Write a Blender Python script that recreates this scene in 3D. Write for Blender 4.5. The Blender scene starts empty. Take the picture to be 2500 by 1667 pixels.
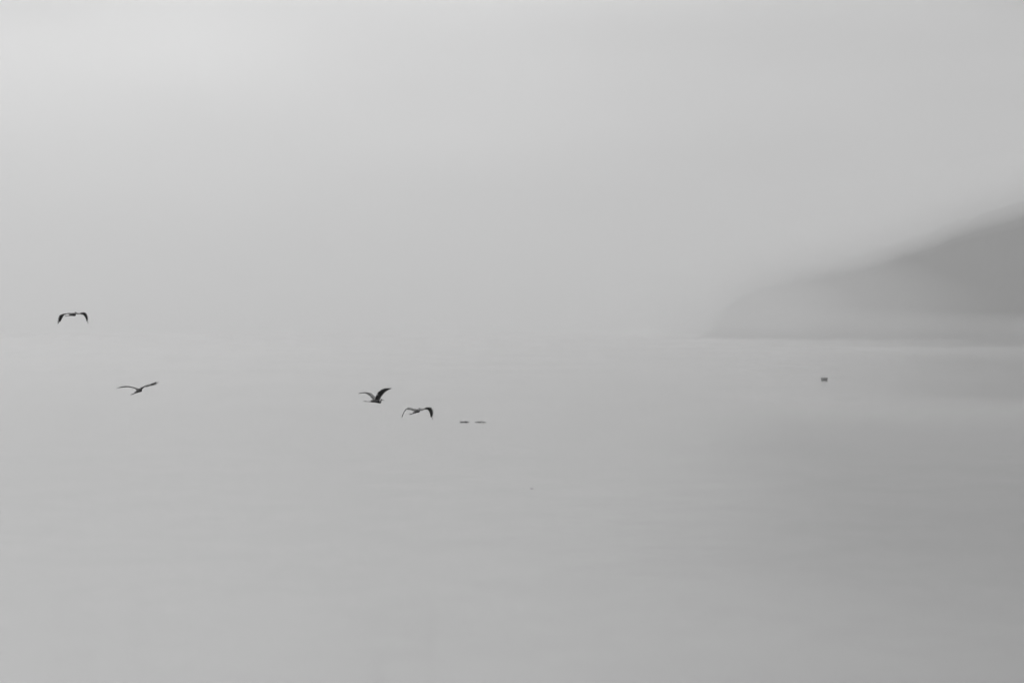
import bpy, bmesh, math, random
from mathutils import Vector, Matrix, noise

S = bpy.context.scene
C = S.collection

# ------------------------------------------------------------------ camera
CAM_H = 10.0            # camera height above the water, metres
LENS = 200.0            # mm on a 36 mm sensor
FPX = 2500 * LENS / 36  # focal length in pixels of the photograph
HORIZON = 806           # row of the horizon in the photograph
cam = bpy.data.cameras.new('camera')
cam.lens = LENS
cam.sensor_width = 36
cam.clip_start = 0.5
cam.clip_end = 200000
camo = bpy.data.objects.new('camera', cam)
C.objects.link(camo)
camo.location = (0, 0, CAM_H)
camo.rotation_euler = (math.radians(90) - math.atan((833.5 - HORIZON) / FPX), 0, 0)
S.camera = camo

# ------------------------------------------------------------------ sky and sun
SUN_EL, SUN_AZ = 24.0, -20.0     # degrees; azimuth from the view direction, negative is left
CLOUD_SEED = 13.7
w = bpy.data.worlds.new('World')
S.world = w
w.use_nodes = True
nt = w.node_tree
nt.nodes.clear()
N = nt.nodes.new
out = N('ShaderNodeOutputWorld')
bg = N('ShaderNodeBackground')
sky = N('ShaderNodeTexSky')
sky.sky_type = 'NISHITA'
sky.sun_disc = False
sky.sun_elevation = math.radians(SUN_EL)
sky.sun_rotation = math.radians(SUN_AZ)
sky.air_density = 1
sky.dust_density = 5
sky.ozone_density = 1.0
bw = N('ShaderNodeRGBToBW')          # a monochrome photograph: the sky is neutral grey
tc = N('ShaderNodeTexCoord')
mp = N('ShaderNodeMapping')
XS = 8
mp.inputs['Scale'].default_value = (XS, XS, 26)
mp.inputs['Location'].default_value = (3.1, 0.4, 0.0)
cl = N('ShaderNodeTexNoise'); cl.noise_dimensions = '4D'; cl.inputs['W'].default_value = CLOUD_SEED         # soft, broad unevenness of the low cloud deck
cl.inputs['Scale'].default_value = 1.0
cl.inputs['Detail'].default_value = 2.0
cl.inputs['Roughness'].default_value = 0.45
mr = N('ShaderNodeMapRange')
mr.inputs['From Min'].default_value = 0.25
mr.inputs['From Max'].default_value = 0.75
mr.inputs['To Min'].default_value = 0.6
mr.inputs['To Max'].default_value = 1.4
mul = N('ShaderNodeMath'); mul.operation = 'MULTIPLY'
L = nt.links.new
L(tc.outputs['Generated'], mp.inputs['Vector'])
L(mp.outputs[0], cl.inputs['Vector'])
L(cl.outputs['Fac'], mr.inputs['Value'])
L(sky.outputs[0], bw.inputs[0])
deck = N('ShaderNodeMix'); deck.data_type = 'FLOAT'      # the sky seen through a thin, even fog deck
deck.inputs['Factor'].default_value = 0.4
deck.inputs['B'].default_value = 12
L(bw.outputs[0], deck.inputs['A'])
L(deck.outputs['Result'], mul.inputs[0])
L(mr.outputs[0], mul.inputs[1])
L(mul.outputs[0], bg.inputs['Color'])
bg.inputs['Strength'].default_value = 0.075
L(bg.outputs[0], out.inputs['Surface'])

sun = bpy.data.lights.new('sun', 'SUN')
sun.energy = 0.5
sun.angle = math.radians(12)
suno = bpy.data.objects.new('sun', sun)
C.objects.link(suno)
el, az = math.radians(SUN_EL), math.radians(SUN_AZ)
sdir = Vector((math.sin(az) * math.cos(el), math.cos(az) * math.cos(el), math.sin(el)))
suno.rotation_euler = (-sdir).to_track_quat('-Z', 'Y').to_euler()

S.view_settings.view_transform = 'Standard'
S.view_settings.look = 'None'
S.view_settings.exposure = -0.24
S.view_settings.gamma = 1.0
S.view_settings.use_curve_mapping = False
S.cycles.use_denoising = True
S.cycles.volume_bounces = 3
S.cycles.max_bounces = 8
S.cycles.sample_clamp_indirect = 4


# ------------------------------------------------------------------ helpers
def at(px, py, dist):
    """The point at a distance that the photograph shows at this pixel."""
    return Vector(((px - 1250) / FPX * dist, dist, CAM_H - (py - HORIZON) / FPX * dist))


def on_water(px, py):
    d = CAM_H * FPX / (py - HORIZON)
    return Vector(((px - 1250) / FPX * d, d, 0))


def mat(name, grey, rough=0.7, var=0.0, scale=20.0, spec=0.3):
    m = bpy.data.materials.new(name)
    m.use_nodes = True
    n = m.node_tree
    b = n.nodes['Principled BSDF']
    b.inputs['Roughness'].default_value = rough
    b.inputs['Specular IOR Level'].default_value = spec
    b.inputs['Base Color'].default_value = (grey, grey, grey, 1)
    if var:
        t = n.nodes.new('ShaderNodeTexCoord')
        x = n.nodes.new('ShaderNodeTexNoise')
        x.inputs['Scale'].default_value = scale
        x.inputs['Detail'].default_value = 4
        r = n.nodes.new('ShaderNodeValToRGB')
        a, c = grey * (1 - var), grey * (1 + var)
        r.color_ramp.elements[0].position = 0.3
        r.color_ramp.elements[1].position = 0.7
        r.color_ramp.elements[0].color = (a, a, a, 1)
        r.color_ramp.elements[1].color = (c, c, c, 1)
        n.links.new(t.outputs['Object'], x.inputs['Vector'])
        n.links.new(x.outputs['Fac'], r.inputs['Fac'])
        n.links.new(r.outputs[0], b.inputs['Base Color'])
    return m


def obj(name, bm, mats, parent=None, smooth=True):
    me = bpy.data.meshes.new(name)
    bm.to_mesh(me)
    bm.free()
    for m in (mats if isinstance(mats, (list, tuple)) else [mats]):
        me.materials.append(m)
    if smooth:
        for p in me.polygons:
            p.use_smooth = True
    o = bpy.data.objects.new(name, me)
    C.objects.link(o)
    o.parent = parent
    return o


def tag(o, label=None, cat=None, group=None, kind=None):
    for k, v in (('label', label), ('category', cat), ('group', group), ('kind', kind)):
        if v:
            o[k] = v
    return o


def volume(name, density, g=0.6):
    m = bpy.data.materials.new(name)
    m.use_nodes = True
    n = m.node_tree
    n.nodes.clear()
    o = n.nodes.new('ShaderNodeOutputMaterial')
    v = n.nodes.new('ShaderNodeVolumePrincipled')
    v.inputs['Color'].default_value = (0.98, 0.98, 0.98, 1)
    v.inputs['Density'].default_value = density
    v.inputs['Anisotropy'].default_value = g
    v.inputs['Density Attribute'].default_value = ''
    v.inputs['Temperature Attribute'].default_value = ''
    n.links.new(v.outputs[0], o.inputs['Volume'])
    return m


def skin_mesh(name, pts, edges, levels=2):
    """One continuous surface grown round a skeleton of (x, y, z, radius) joints."""
    me = bpy.data.meshes.new(name)
    me.from_pydata([p[:3] for p in pts], edges, [])
    o = bpy.data.objects.new(name, me)
    C.objects.link(o)
    o.modifiers.new('skin', 'SKIN').use_smooth_shade = True
    for i, p in enumerate(pts):
        s = me.skin_vertices[0].data[i]
        r = p[3]
        s.radius = (r, r) if not isinstance(r, tuple) else r
        s.use_root = (i == 0)
    sb = o.modifiers.new('sub', 'SUBSURF')
    sb.levels = sb.render_levels = levels
    dg = bpy.context.evaluated_depsgraph_get()
    res = bpy.data.meshes.new_from_object(o.evaluated_get(dg))
    bpy.data.objects.remove(o)
    bpy.data.meshes.remove(me)
    res.name = name
    for p in res.polygons:
        p.use_smooth = True
    return res


def add_blob(bm, c, r, seg=10):
    m = Matrix.Translation(c) @ Matrix.Diagonal((r[0], r[1], r[2], 1))
    bmesh.ops.create_uvsphere(bm, u_segments=seg, v_segments=max(6, seg // 2 + 2), radius=1, matrix=m)


def add_lathe(bm, prof, seg=28):
    rings = []
    for r, z in prof:
        rings.append([bm.verts.new((r * math.cos(2 * math.pi * k / seg), r * math.sin(2 * math.pi * k / seg), z)) for k in range(seg)])
    for a, b in zip(rings, rings[1:]):
        for k in range(seg):
            bm.faces.new((a[k], a[(k + 1) % seg], b[(k + 1) % seg], b[k]))
    bm.faces.new(rings[0][::-1])
    bm.faces.new(rings[-1])


def add_tube(bm, pts, seg=6):
    """Tube through (Vector, radius) points."""
    rings = []
    for i, (p, r) in enumerate(pts):
        a = pts[max(0, i - 1)][0]
        b = pts[min(len(pts) - 1, i + 1)][0]
        d = (b - a).normalized()
        u = d.orthogonal().normalized() if abs(d.z) > 0.95 else d.cross(Vector((0, 0, 1))).normalized()
        v = d.cross(u)
        rings.append([bm.verts.new(p + r * (math.cos(2 * math.pi * k / seg) * u + math.sin(2 * math.pi * k / seg) * v)) for k in range(seg)])
    for a, b in zip(rings, rings[1:]):
        for k in range(seg):
            bm.faces.new((a[k], a[(k + 1) % seg], b[(k + 1) % seg], b[k]))
    bm.faces.new(rings[0][::-1])
    bm.faces.new(rings[-1])


# ------------------------------------------------------------------ water
REACH = 60000
bm = bmesh.new()
for x, y in ((-REACH, -2000), (REACH, -2000), (REACH, REACH), (-REACH, REACH)):
    bm.verts.new((x, y, 0))
bm.faces.new(bm.verts)
wm = bpy.data.materials.new('lake_water')
wm.use_nodes = True
n = wm.node_tree
b = n.nodes['Principled BSDF']
b.inputs['Base Color'].default_value = (0.06, 0.06, 0.06, 1)
b.inputs['IOR'].default_value = 1.333
geo = n.nodes.new('ShaderNodeNewGeometry')
sep = n.nodes.new('ShaderNodeSeparateXYZ')
n.links.new(geo.outputs['Position'], sep.inputs[0])


def mapped(scale):
    m_ = n.nodes.new('ShaderNodeMapping')
    m_.inputs['Scale'].default_value = scale
    n.links.new(geo.outputs['Position'], m_.inputs['Vector'])
    return m_.outputs[0]


def tex(scale, detail=2.0, rough=0.5):
    t_ = n.nodes.new('ShaderNodeTexNoise')
    t_.inputs['Scale'].default_value = 1.0
    t_.inputs['Detail'].default_value = detail
    t_.inputs['Roughness'].default_value = rough
    n.links.new(mapped(scale), t_.inputs['Vector'])
    return t_.outputs['Fac']


def rng(src, a, c, d, e, mode='SMOOTHSTEP'):
    r_ = n.nodes.new('ShaderNodeMapRange')
    r_.interpolation_type = mode
    for k, v in (('From Min', a), ('From Max', c), ('To Min', d), ('To Max', e)):
        r_.inputs[k].default_value = v
    n.links.new(src, r_.inputs['Value'])
    return r_.outputs[0]


def op(kind, a, c):
    m_ = n.nodes.new('ShaderNodeMath')
    m_.operation = kind
    for i, v in enumerate((a, c)):
        if isinstance(v, (int, float)):
            m_.inputs[i].default_value = v
        else:
            n.links.new(v, m_.inputs[i])
    return m_.outputs[0]


# ripples roughen the open water; far out lies a calm slick with a clean near edge
patches = rng(tex((0.012, 0.0028, 1), 3), 0.35, 0.65, -0.006, 0.006)
edge = op('ADD', sep.outputs['Y'], op('MULTIPLY', tex((0.004, 0.0006, 1), 2), 16))
slick = op('MULTIPLY', rng(edge, 3330, 3380, 0.0, 1.0), rng(sep.outputs['X'], -120, 350, 0.0, 1.0))
# the water under the headland lies in its lee and is smoother
lee = op('MULTIPLY', rng(op('ADD', op('SUBTRACT', sep.outputs['X'], op('MULTIPLY', sep.outputs['Y'], 0.045)), op('MULTIPLY', tex((0.02, 0.004, 1), 2), 12)), -6, 22, 0.0, 1.0),
         op('MULTIPLY', rng(sep.outputs['Y'], 560, 900, 0.0, 1.0), rng(sep.outputs['Y'], 1700, 3330, 1.0, 0.2)))
gust = op('MULTIPLY', rng(op('ADD', op('SUBTRACT', sep.outputs['X'], op('MULTIPLY', sep.outputs['Y'], 0.035)), op('MULTIPLY', tex((0.03, 0.012, 5), 2), 4)), -6, 12, 0.0, 1.0),
          op('MULTIPLY', rng(sep.outputs['Y'], 480, 900, 0.09, 0.0), rng(sep.outputs['Y'], 165, 290, 0.1, 1.0)))      # a breath of wind on the nearer water
near = op('MULTIPLY', rng(tex((0.16, 0.035, 3), 3, 0.6), 0.35, 0.65, -0.005, 0.005), rng(sep.outputs['Y'], 250, 700, 1.0, 0.0))
patches = op('ADD', op('ADD', patches, gust), op('SUBTRACT', near, op('MULTIPLY', lee, 0.05)))
rough = op('SUBTRACT', op('ADD', 0.15, patches), op('MULTIPLY', slick, 0.04))
n.links.new(rough, b.inputs['Roughness'])
swell = op('ADD', op('MULTIPLY', tex((0.10, 0.45, 1), 3), 1.0), op('MULTIPLY', tex((0.9, 2.6, 1), 2), 0.12))
bp = n.nodes.new('ShaderNodeBump')
bp.inputs['Strength'].default_value = 1.0
bp.inputs['Distance'].default_value = 0.004
swell = op('MULTIPLY', swell, rng(sep.outputs['Y'], 250, 1400, 1.0, 0.0))      # past that the ripples are finer than the eye can part
n.links.new(swell, bp.inputs['Height'])
n.links.new(bp.outputs[0], b.inputs['Normal'])
tag(obj('water', bm, wm), kind='structure')

# ------------------------------------------------------------------ headland
SIG = 0.000125
ridge = [(1725, 822), (1745, 800), (1757, 760), (1775, 722), (1800, 697), (1850, 676), (1920, 662), (2000, 645), (2060, 634),
         (2110, 622), (2160, 606), (2210, 588), (2260, 572), (2300, 553), (2350, 535), (2400, 520), (2450, 506),
         (2500, 488), (2600, 452), (2720, 400), (2900, 310), (3200, 150), (3600, -80), (4000, -190), (4500, -140)]


def ridge_y(px):
    for (a, ya), (c, yc) in zip(ridge, ridge[1:]):
        if px <= c:
            t = (px - a) / (c - a)
            return ya + (yc - ya) * t
    return ridge[-1][1]


def ridge_dist(px):
    """How far off the crest lies: the headland runs away from the right to its tip."""
    t = min(1.0, max(0.0, (px - 1725) / 775))
    return 9000 - 1500 * t


bm = bmesh.new()
NU, NV = 260, 34
grid = []
for i in range(NU + 1):
    px = 1725 + (4500 - 1725) * (i / NU) ** 1.6
    d = ridge_dist(px)
    top = CAM_H - (ridge_y(px) - HORIZON) / FPX * d
    row = []
    for j in range(NV + 1):
        v = j / NV                       # 0 at the near shore, 0.6 at the crest, 1 behind
        depth = (v - 0.6) * 1100
        y = d + depth
        x = (px - 1250) / FPX * d
        h = top * (math.sin(min(1, v / 0.6) * math.pi / 2) ** 1.3 if v < 0.6 else math.cos((v - 0.6) / 0.4 * math.pi / 2))
        k = min(1, h / 25)
        h += k * 4.0 * noise.fractal(Vector((x * 0.02, y * 0.02, 3.0)), 1.0, 2.0, 4)
        row.append(bm.verts.new((x, y, h if 0 < j < NV else -0.8)))
    grid.append(row)
for i in range(NU):
    for j in range(NV):
        bm.faces.new((grid[i][j], grid[i + 1][j], grid[i + 1][j + 1], grid[i][j + 1]))
bm.faces.new(grid[0][::-1])
forest = mat('wooded_slope', 0.03, 0.95, 0.35, 0.03, 0.0)
tag(obj('headland', bm, forest), kind='structure')

# ------------------------------------------------------------------ herons
M_body = mat('heron_grey', 0.17, 0.85, 0.45, 22)
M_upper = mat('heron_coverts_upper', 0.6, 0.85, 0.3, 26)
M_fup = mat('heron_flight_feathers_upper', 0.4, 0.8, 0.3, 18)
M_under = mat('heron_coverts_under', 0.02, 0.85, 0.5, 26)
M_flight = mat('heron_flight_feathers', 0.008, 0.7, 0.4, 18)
M_bill = mat('heron_bill', 0.12, 0.5)
M_leg = mat('heron_leg', 0.05, 0.7, 0.3, 30)
M_eye = mat('heron_eye', 0.01, 0.2)


def wing_stations(side, pose, k=26):
    """Leading edge points, chord vectors and normals from shoulder to wing tip."""
    elev, sweep, twist = pose
    half = 0.86
    p = Vector((side * 0.06, 0.13, 0.045))
    res = []

    def lerp(a, t):
        f = t * (len(a) - 1)
        i = min(int(f), len(a) - 2)
        u = f - i
        u = u * u * (3 - 2 * u)
        return a[i] + (a[i + 1] - a[i]) * u
    for i in range(k):
        t = i / (k - 1)
        e, s, tw = (math.radians(lerp(a, t)) for a in (elev, sweep, twist))
        d = Vector((side * math.cos(e) * math.cos(s), math.sin(s), math.sin(e) * math.cos(s)))
        nrm = Vector((-side * math.sin(e), 0, math.cos(e)))
        aft = Vector((0, -1, 0)) * math.cos(tw) - nrm * math.sin(tw)
        chord = 0.26 + 0.12 * math.sin(min(1, t / 0.75) * math.pi * 0.6)
        if t > 0.72:
            chord *= 1 - 0.62 * ((t - 0.72) / 0.28) ** 1.5
        res.append((p.copy(), aft, nrm, chord, d))
        p += d * half / (k - 1)
    return res


def blade(bm, a, c, up, width, mi=(0, 0)):
    """One feather: a pointed, slightly bowed vane with a ridge down its shaft."""
    ax = (c - a)
    ln = ax.length
    ax.normalize()
    sd = ax.cross(up).normalized()
    prof = [(0, 0.35), (0.25, 0.85), (0.6, 1.0), (0.88, 0.7), (1.0, 0.12)]
    rows = []
    for t, wd in prof:
        q = a + ax * ln * t - up * ln * 0.05 * t * t
        rows.append([bm.verts.new(q - sd * width * wd * 0.5), bm.verts.new(q + up * 0.004),
                     bm.verts.new(q + sd * width * wd * 0.5), bm.verts.new(q - up * 0.003)])
    for r0, r1 in zip(rows, rows[1:]):
        for k in range(4):
            f = bm.faces.new((r0[k], r0[(k + 1) % 4], r1[(k + 1) % 4], r1[k]))
            f.material_index = mi[k // 2]
    bm.faces.new(rows[0][::-1])
    bm.faces.new(rows[-1])


def build_wing(root, side, pose, rnd):
    st = wing_stations(side, pose)
    bm = bmesh.new()
    chordwise = (0.0, 0.06, 0.16, 0.3, 0.46, 0.62)
    thick = (0.0, 0.020, 0.026, 0.020, 0.010, 0.0)
    up_rows, lo_rows = [], []
    for i, (p, aft, nrm, ch, d) in enumerate(st):
        t = i / (len(st) - 1)
        th = 1 - 0.75 * t
        ru, rl = [], []
        for c, h in zip(chordwise, thick):
            q = p + aft * ch * c + nrm * (0.045 * ch * math.sin(c * math.pi))
            q += nrm * 0.004 * noise.noise(q * 30)
            u = bm.verts.new(q + nrm * h * th)
            ru.append(u)
            rl.append(u if h == 0 else bm.verts.new(q - nrm * h * th * 0.7))
        up_rows.append(ru)
        lo_rows.append(rl)
    for i in range(len(st) - 1):
        for j in range(len(chordwise) - 1):
            for rows, mi in ((up_rows, 0), (lo_rows, 1)):
                q = [rows[i][j], rows[i + 1][j], rows[i + 1][j + 1], rows[i][j + 1]]
                f = bm.faces.new(q)
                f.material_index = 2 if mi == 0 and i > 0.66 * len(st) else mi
    for a in (0, -1):
        ring = up_rows[a] + lo_rows[a][-2:0:-1]
        bm.faces.new(ring)
    bmesh.ops.recalc_face_normals(bm, faces=bm.faces)
    w_ = obj('wing', bm, [M_upper, M_under, M_flight], root)
    fb = bmesh.new()
    ns = 15
    for k in range(ns):                                   # secondaries
        t = 0.02 + 0.60 * k / (ns - 1)
        i = int(t * (len(st) - 1))
        p, aft, nrm, ch, d = st[i]
        ln = ch * (1.0 + rnd.uniform(-0.04, 0.05))
        blade(fb, p + aft * ch * 0.36 - nrm * 0.002, p + aft * ln - nrm * 0.01 + d * 0.01, nrm, 0.062, (1, 0))
    npri = 10
    for k in range(npri):                                 # primaries fan out towards the tip
        t = 0.63 + 0.36 * k / (npri - 1)
        i = int(t * (len(st) - 1))
        p, aft, nrm, ch, d = st[i]
        fan = 0.15 + 0.95 * (k / (npri - 1)) ** 1.3
        dr = (aft * math.cos(fan) + d * math.sin(fan)).normalized()
        ln = (0.31 - 0.08 * (k / (npri - 1))) * rnd.uniform(0.95, 1.04)
        blade(fb, p + aft * ch * 0.22, p + aft * ch * 0.22 + dr * ln, nrm, 0.046)
    o = obj('flight_feathers', fb, [M_flight, M_fup], w_)
    o['kind'] = 'stuff'


def make_heron(px, py, dist, heading, pitch, roll, left, right, label, seed, scale=1.0):
    rnd = random.Random(seed)
    root = bpy.data.objects.new('heron', None)
    C.objects.link(root)
    tag(root, label, 'bird', 'herons flying over the lake')
    sk = [(0, -0.02, -0.01, 0.064), (0, -0.15, 0.0, 0.05), (0, -0.25, 0.0, 0.04), (0, -0.36, -0.005, 0.022),
          (0, 0.10, -0.005, 0.068), (0, 0.20, -0.03, 0.056), (0, 0.265, -0.05, 0.042), (0, 0.32, -0.04, 0.034),
          (0, 0.33, 0.012, 0.029), (0, 0.31, 0.055, 0.028), (0, 0.365, 0.088, 0.034), (0, 0.415, 0.086, 0.022)]
    ed = [(0, 1), (1, 2), (2, 3), (0, 4), (4, 5), (5, 6), (6, 7), (7, 8), (8, 9), (9, 10), (10, 11)]
    for s, pose in ((-1, left), (1, right)):
        st = wing_stations(s, pose)
        base = 4
        for i, r in ((3, 0.036), (8, 0.022), (14, 0.016), (20, 0.01)):
            p, aft, nrm, ch, d = st[i]
            q = p + aft * ch * 0.12
            sk.append((q.x, q.y, q.z, r))
            ed.append((base, len(sk) - 1))
            base = len(sk) - 1
    me = skin_mesh('body', sk, ed)
    me.materials.append(M_body)
    me.materials.append(M_under)
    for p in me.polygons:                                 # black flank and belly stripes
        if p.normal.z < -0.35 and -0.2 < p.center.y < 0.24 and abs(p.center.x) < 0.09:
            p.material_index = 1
    body = bpy.data.objects.new('body', me)
    C.objects.link(body)
    body.parent = root
    bm = bmesh.new()
    add_tube(bm, [(Vector((0, 0.42, 0.087)), 0.015), (Vector((0, 0.47, 0.083)), 0.011), (Vector((0, 0.56, 0.074)), 0.002)])
    obj('beak', bm, M_bill, body)
    for s in (-1, 1):
        bm = bmesh.new()
        add_blob(bm, Vector((s * 0.029, 0.385, 0.095)), (0.006, 0.006, 0.006), 8)
        obj('eye', bm, M_eye, body)
    bm = bmesh.new()
    for s in (-1, 0, 1):
        blade(bm, Vector((s * 0.01, 0.36, 0.115)), Vector((s * 0.02, 0.22, 0.11)), Vector((0, 0, 1)), 0.014)
    obj('crest', bm, M_flight, body)
    bm = bmesh.new()
    for k in range(7):
        a = (k - 3) * 0.13
        blade(bm, Vector((math.sin(a) * 0.03, -0.26, 0.004)), Vector((math.sin(a) * 0.16, -0.26 - 0.17 * math.cos(a), -0.004)),
              Vector((0, 0, 1)), 0.05)
    obj('tail', bm, M_upper, body)
    for s in (-1, 1):
        bm = bmesh.new()
        add_tube(bm, [(Vector((s * 0.03, -0.16, -0.04)), 0.028), (Vector((s * 0.03, -0.30, -0.045)), 0.014),
                      (Vector((s * 0.027, -0.55, -0.05)), 0.0095), (Vector((s * 0.025, -0.68, -0.055)), 0.010),
                      (Vector((s * 0.025, -0.70, -0.056)), 0.013)])
        for dx, dz, l in ((-0.03, 0.0, 0.11), (0.0, -0.006, 0.13), (0.03, 0.0, 0.11), (0.0, 0.03, 0.06)):
            a = Vector((s * 0.025, -0.69, -0.056))
            add_tube(bm, [(a, 0.008), (a + Vector((dx * 0.6, -l * 0.5, dz)), 0.006), (a + Vector((dx, -l, dz)), 0.002)], 5)
        obj('leg', bm, M_leg, root)
    build_wing(root, -1, left, rnd)
    build_wing(root, 1, right, rnd)
    h = math.radians(heading)
    root.rotation_euler = (Matrix.Rotation(h - math.pi / 2, 3, 'Z') @ Matrix.Rotation(math.radians(pitch), 3, 'X')
                           @ Matrix.Rotation(math.radians(roll), 3, 'Y')).to_euler()
    root.location = at(px, py, dist)
    root.scale = (scale,) * 3
    return root


Z4 = (0, 0, 0, 0)
# poses: elevation, sweep and twist of the wing from the shoulder out, degrees
make_heron(177, 768, 280, 68, 2, 0,
           ((8, -10, -58, -68), (8, 0, -6, -12), (2, 2, -12, -16)),
           ((10, -12, -52, -76), (8, 0, -6, -14), (-2, 2, -52, -56)),
           'dark heron with both wings arched down, the highest and leftmost of the flying herons', 1)
make_heron(338, 954, 252, 69, 8, -4,
           ((26, 16, 0, -6), (6, 0, -4, -10), (-14, -16, -14, -10)),
           ((32, 22, 10, 26), (8, 2, -4, -6), (0, 0, 10, 40)),
           'heron low on the far left, gliding with one wing a thin rising line', 2)
make_heron(918, 979, 242, 52, -4, 0,
           ((54, 36, 2, -8), (6, 0, -4, -8), (0, 0, 0, 0)),
           ((60, 46, 26, 10), (6, 2, -4, -10), (-10, -10, -8, 0)),
           'heron with wings raised in a wide V, just up and left of the M-winged heron', 3)
make_heron(1017, 1004, 268, 67, 6, 0,
           ((22, 16, -50, -70), (8, 0, -6, -12), (2, 4, 12, 12)),
           ((26, -2, -62, -82), (8, 0, -6, -10), (4, 8, -66, -70)),
           'heron with wings bent like a letter M, nearest to the small birds on the water', 4)

# ------------------------------------------------------------------ waterbirds resting on the lake
M_duck = mat('waterbird_plumage', 0.18, 0.8, 0.5, 30)
M_dbill = mat('waterbird_bill', 0.06, 0.5)


def duck_mesh(kind):
    if kind == 'alert':
        sk = [(0, 0, 0.02, 0.068), (0, -0.08, 0.035, 0.052), (0, -0.15, 0.06, 0.018), (0, 0.07, 0.03, 0.055), (0, 0.11, 0.075, 0.027),
              (0, 0.115, 0.14, 0.021), (0, 0.13, 0.185, 0.028), (0, 0.165, 0.182, 0.014)]
        ed = [(0, 1), (1, 2), (0, 3), (3, 4), (4, 5), (5, 6), (6, 7)]
        bill = (0.155, 0.18)
    elif kind == 'low':
        sk = [(0, 0, 0.012, 0.066), (0, -0.08, 0.025, 0.05), (0, -0.15, 0.045, 0.018), (0, 0.08, 0.02, 0.05), (0, 0.125, 0.05, 0.026),
              (0, 0.155, 0.075, 0.028), (0, 0.185, 0.07, 0.014)]
        ed = [(0, 1), (1, 2), (0, 3), (3, 4), (4, 5), (5, 6)]
        bill = (0.175, 0.068)
    else:   # head tucked on the back
        sk = [(0, 0, 0.02, 0.072), (0, -0.08, 0.035, 0.055), (0, -0.15, 0.06, 0.02), (0, 0.08, 0.03, 0.058), (0, 0.095, 0.085, 0.03),
              (0, 0.055, 0.115, 0.031), (0, 0.02, 0.105, 0.016)]
        ed = [(0, 1), (1, 2), (0, 3), (3, 4), (4, 5), (5, 6)]
        bill = None
    me = skin_mesh('waterbird', sk, ed)
    me.materials.append(M_duck)
    bill_me = None
    if bill:
        bm = bmesh.new()
        add_tube(bm, [(Vector((0, bill[0], bill[1])), 0.011), (Vector((0, bill[0] + 0.045, bill[1] - 0.008)), 0.004)])
        bill_me = bpy.data.meshes.new('beak')
        bm.to_mesh(bill_me)
        bm.free()
        bill_me.materials.append(M_dbill)
    return me, bill_me


kinds = {k: duck_mesh(k) for k in ('alert', 'low', 'tucked')}
L1, L2 = 'small waterbirds in the left cluster', 'small waterbirds in the right cluster'
flock = [   # pixel, heading (180 faces left), kind, scale, group, label
    (1126.0, 172, 'alert', 1.0, L1, 'small dark waterbird with neck upright at the left end of the left cluster'),
    (1131.6, 178, 'alert', 1.0, L1, 'small waterbird with neck upright, second from left in the left cluster'),
    (1137.4, 160, 'tucked', 1.3, L1, 'plump dark waterbird, the bulkiest of the left cluster'),
    (1142.8, 25, 'low', 0.75, L1, 'tiny low waterbird at the right end of the left cluster'),
    (1162.2, 8, 'low', 0.9, L2, 'low small waterbird swimming apart at the left end of the right cluster'),
    (1168.6, 150, 'alert', 0.95, L2, 'dark waterbird with short raised neck, left bird of the close pair in the right cluster'),
    (1172.2, 30, 'alert', 1.15, L2, 'dark waterbird with tallest neck, right bird of the close pair in the right cluster'),
    (1179.6, 165, 'alert', 0.85, L2, 'small waterbird with thin neck raised, last but one in the right cluster'),
    (1183.2, 10, 'low', 0.85, L2, 'low faint waterbird at the right end of the right cluster'),
]
for px, hd, kd, sc, grp, lab in flock:
    me, bill = kinds[kd]
    o = bpy.data.objects.new('waterbird', me)
    C.objects.link(o)
    o.location = on_water(px, 1031.3)
    o.rotation_euler = (0, 0, math.radians(hd - 90))
    o.scale = (sc, sc, sc * 1.1)
    tag(o, lab, 'bird', grp)
    if bill:
        q = bpy.data.objects.new('beak', bill)
        C.objects.link(q)
        q.parent = o

# ------------------------------------------------------------------ mooring buoy and driftwood
M_drum = mat('buoy_grey_paint', 0.72, 0.6, 0.3, 3)
M_rub = mat('buoy_fender', 0.5, 0.8, 0.3, 5)
M_steel = mat('buoy_steel', 0.10, 0.5, 0.3, 8)
buoy = bpy.data.objects.new('mooring_buoy', None)
C.objects.link(buoy)
buoy.location = on_water(2012.5, 928.5)
buoy.scale = (0.82, 0.82, 0.8)
tag(buoy, 'grey drum-shaped mooring buoy floating alone in front of the headland', 'buoy')
bm = bmesh.new()
add_lathe(bm, [(0.40, -0.35), (0.56, -0.12), (0.70, 0.08), (0.76, 0.24), (0.76, 0.58), (0.73, 0.64), (0.60, 0.68), (0.30, 0.71), (0.05, 0.72)])
obj('drum', bm, M_drum, buoy)
for z in (0.30, 0.60):
    bm = bmesh.new()
    add_lathe(bm, [(0.765, z - 0.09), (0.82, z - 0.07), (0.84, z), (0.82, z + 0.07), (0.765, z + 0.09)])
    obj('fender', bm, M_rub, buoy)
bm = bmesh.new()
hoops = []
for k in range(18):
    a = 2 * math.pi * k / 18
    d = Vector((math.sin(a), 0, math.cos(a)))
    hoops.append([bm.verts.new(Vector((0, 0, 0.80)) + d * (0.10 + 0.022 * math.cos(q * math.pi / 4)) + Vector((0, 0.022 * math.sin(q * math.pi / 4), 0))) for q in range(8)])
for a, b_ in zip(hoops, hoops[1:] + hoops[:1]):
    for q in range(8):
        bm.faces.new((a[q], a[(q + 1) % 8], b_[(q + 1) % 8], b_[q]))
bmesh.ops.recalc_face_normals(bm, faces=bm.faces)
obj('mooring_eye', bm, M_steel, buoy)

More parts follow.
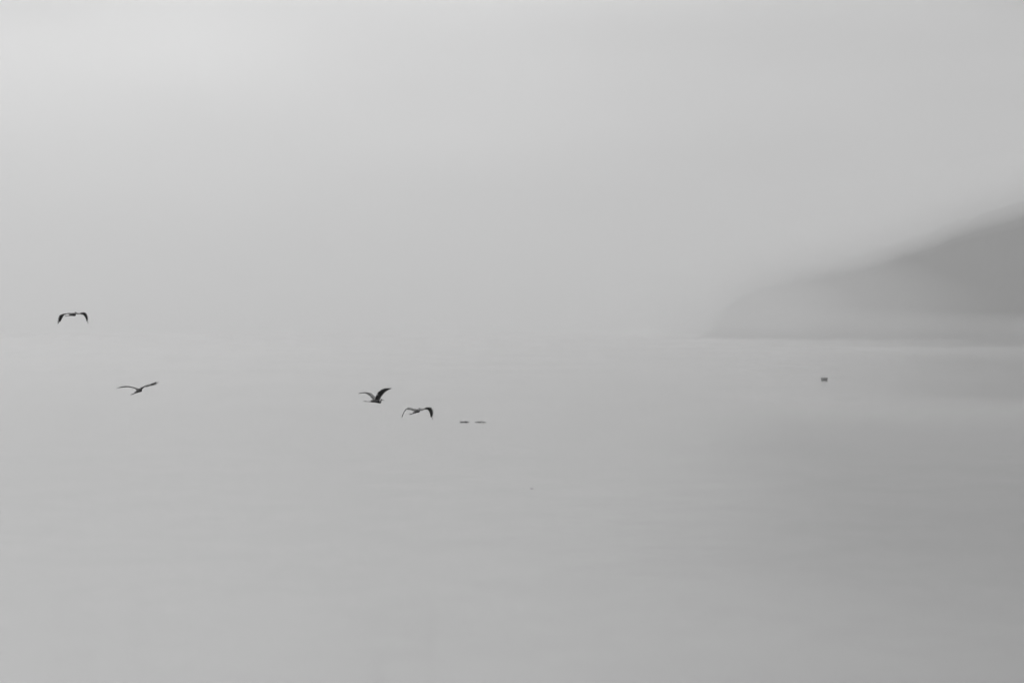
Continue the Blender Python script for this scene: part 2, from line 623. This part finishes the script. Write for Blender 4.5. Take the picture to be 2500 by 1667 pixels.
bm = bmesh.new()
add_tube(bm, [(Vector((-0.10, 0, 0.0)), 0.012), (Vector((-0.03, 0.01, 0.012)), 0.018), (Vector((0.05, 0, 0.01)), 0.016), (Vector((0.11, 0.02, 0.004)), 0.008)])
add_tube(bm, [(Vector((0.02, 0.0, 0.015)), 0.008), (Vector((0.05, 0.04, 0.035)), 0.004)], 5)
o = obj('driftwood', bm, mat('wet_wood', 0.06, 0.6, 0.3, 40))
o.location = on_water(1298, 1192.5)
tag(o, 'tiny dark stick of driftwood floating alone near the middle of the lake', 'driftwood')

# ------------------------------------------------------------------ air: one even haze round everything
TOP = 460
bm = bmesh.new()
bmesh.ops.create_cube(bm, size=1, matrix=Matrix.Translation((0, (REACH - 2000) / 2, (TOP - 1) / 2)) @ Matrix.Diagonal((2 * REACH + 200, REACH + 2200, TOP + 1, 1)))
tag(obj('haze', bm, volume('haze', SIG), smooth=False), kind='stuff')


# ------------------------------------------------------------------ mist clinging to the headland
def mist_tube(samples, half_depth, density, seed, ends=0.45):
    """A long soft roll of mist: an elliptic tube whose centre and half height are given per sample."""
    bm = bmesh.new()
    rings, K = [], 32
    for i, (c, up, rv) in enumerate(samples):
        t = min(i, len(samples) - 1 - i) / (len(samples) - 1)
        t = min(1, t / ends)
        e = 0.004 + 0.996 * t * t * (3 - 2 * t)
        ring = []
        for k in range(K):
            a = 2 * math.pi * k / K
            q = 1 + 0.3 * noise.noise(Vector((c.x * 0.006 + seed, c.z * 0.01, math.sin(a) * 0.7)))
            cs = math.cos(a) * abs(math.cos(a)) ** 1.6      # thins out softly at the upper and lower edge
            ring.append(bm.verts.new(c + up * (rv * (0.3 + 0.7 * e) * q * math.sin(a)) + Vector((0, half_depth * e * q * cs, 0))))
        rings.append(ring)
    for a, b_ in zip(rings, rings[1:]):
        for k in range(K):
            bm.faces.new((a[k], a[(k + 1) % K], b_[(k + 1) % K], b_[k]))
    bm.faces.new(rings[0][::-1])
    bm.faces.new(rings[-1])
    bmesh.ops.recalc_face_normals(bm, faces=bm.faces)
    tag(obj('mist_bank', bm, volume('mist', density)), kind='stuff')


def along_ridge(x0, x1, count, lift, half):
    res = []
    for i in range(count):
        px = x0 + (x1 - x0) * i / (count - 1)
        d = ridge_dist(px) - 120
        y = ridge_y(px)
        t = Vector((12, 0, -(ridge_y(px + 6) - ridge_y(px - 6)))).normalized()
        up = Vector((-t.z, 0, t.x))
        c = at(px, y, d) + up * (lift * d / FPX)
        res.append((c, up, half * d / FPX))
    return res


for lift, half, od, seed in ((12, 64, 3.2, 1.0), (32, 112, 1.3, 5.0)):
    mist_tube(along_ridge(1722, 3000, 90, lift, half), 330, od / 660, seed, 0.06)


def level_bank(x0, x1, row, half, nearer, count=60):
    res = []
    for i in range(count):
        px = x0 + (x1 - x0) * i / (count - 1)
        d = ridge_dist(max(px, 1725)) - nearer
        res.append((at(px, row, d), Vector((0, 0, 1)), half * d / FPX))
    return res


mist_tube(level_bank(1540, 2950, 800, 50, 1000), 200, 0.55 / 400, 3.0, 0.12)
mist_tube(level_bank(1480, 2150, 765, 130, 1100, 60), 250, 1.25 / 500, 21.0)
mist_tube(level_bank(1400, 2500, 755, 170, 1700, 60), 250, 0.7 / 500, 27.0)
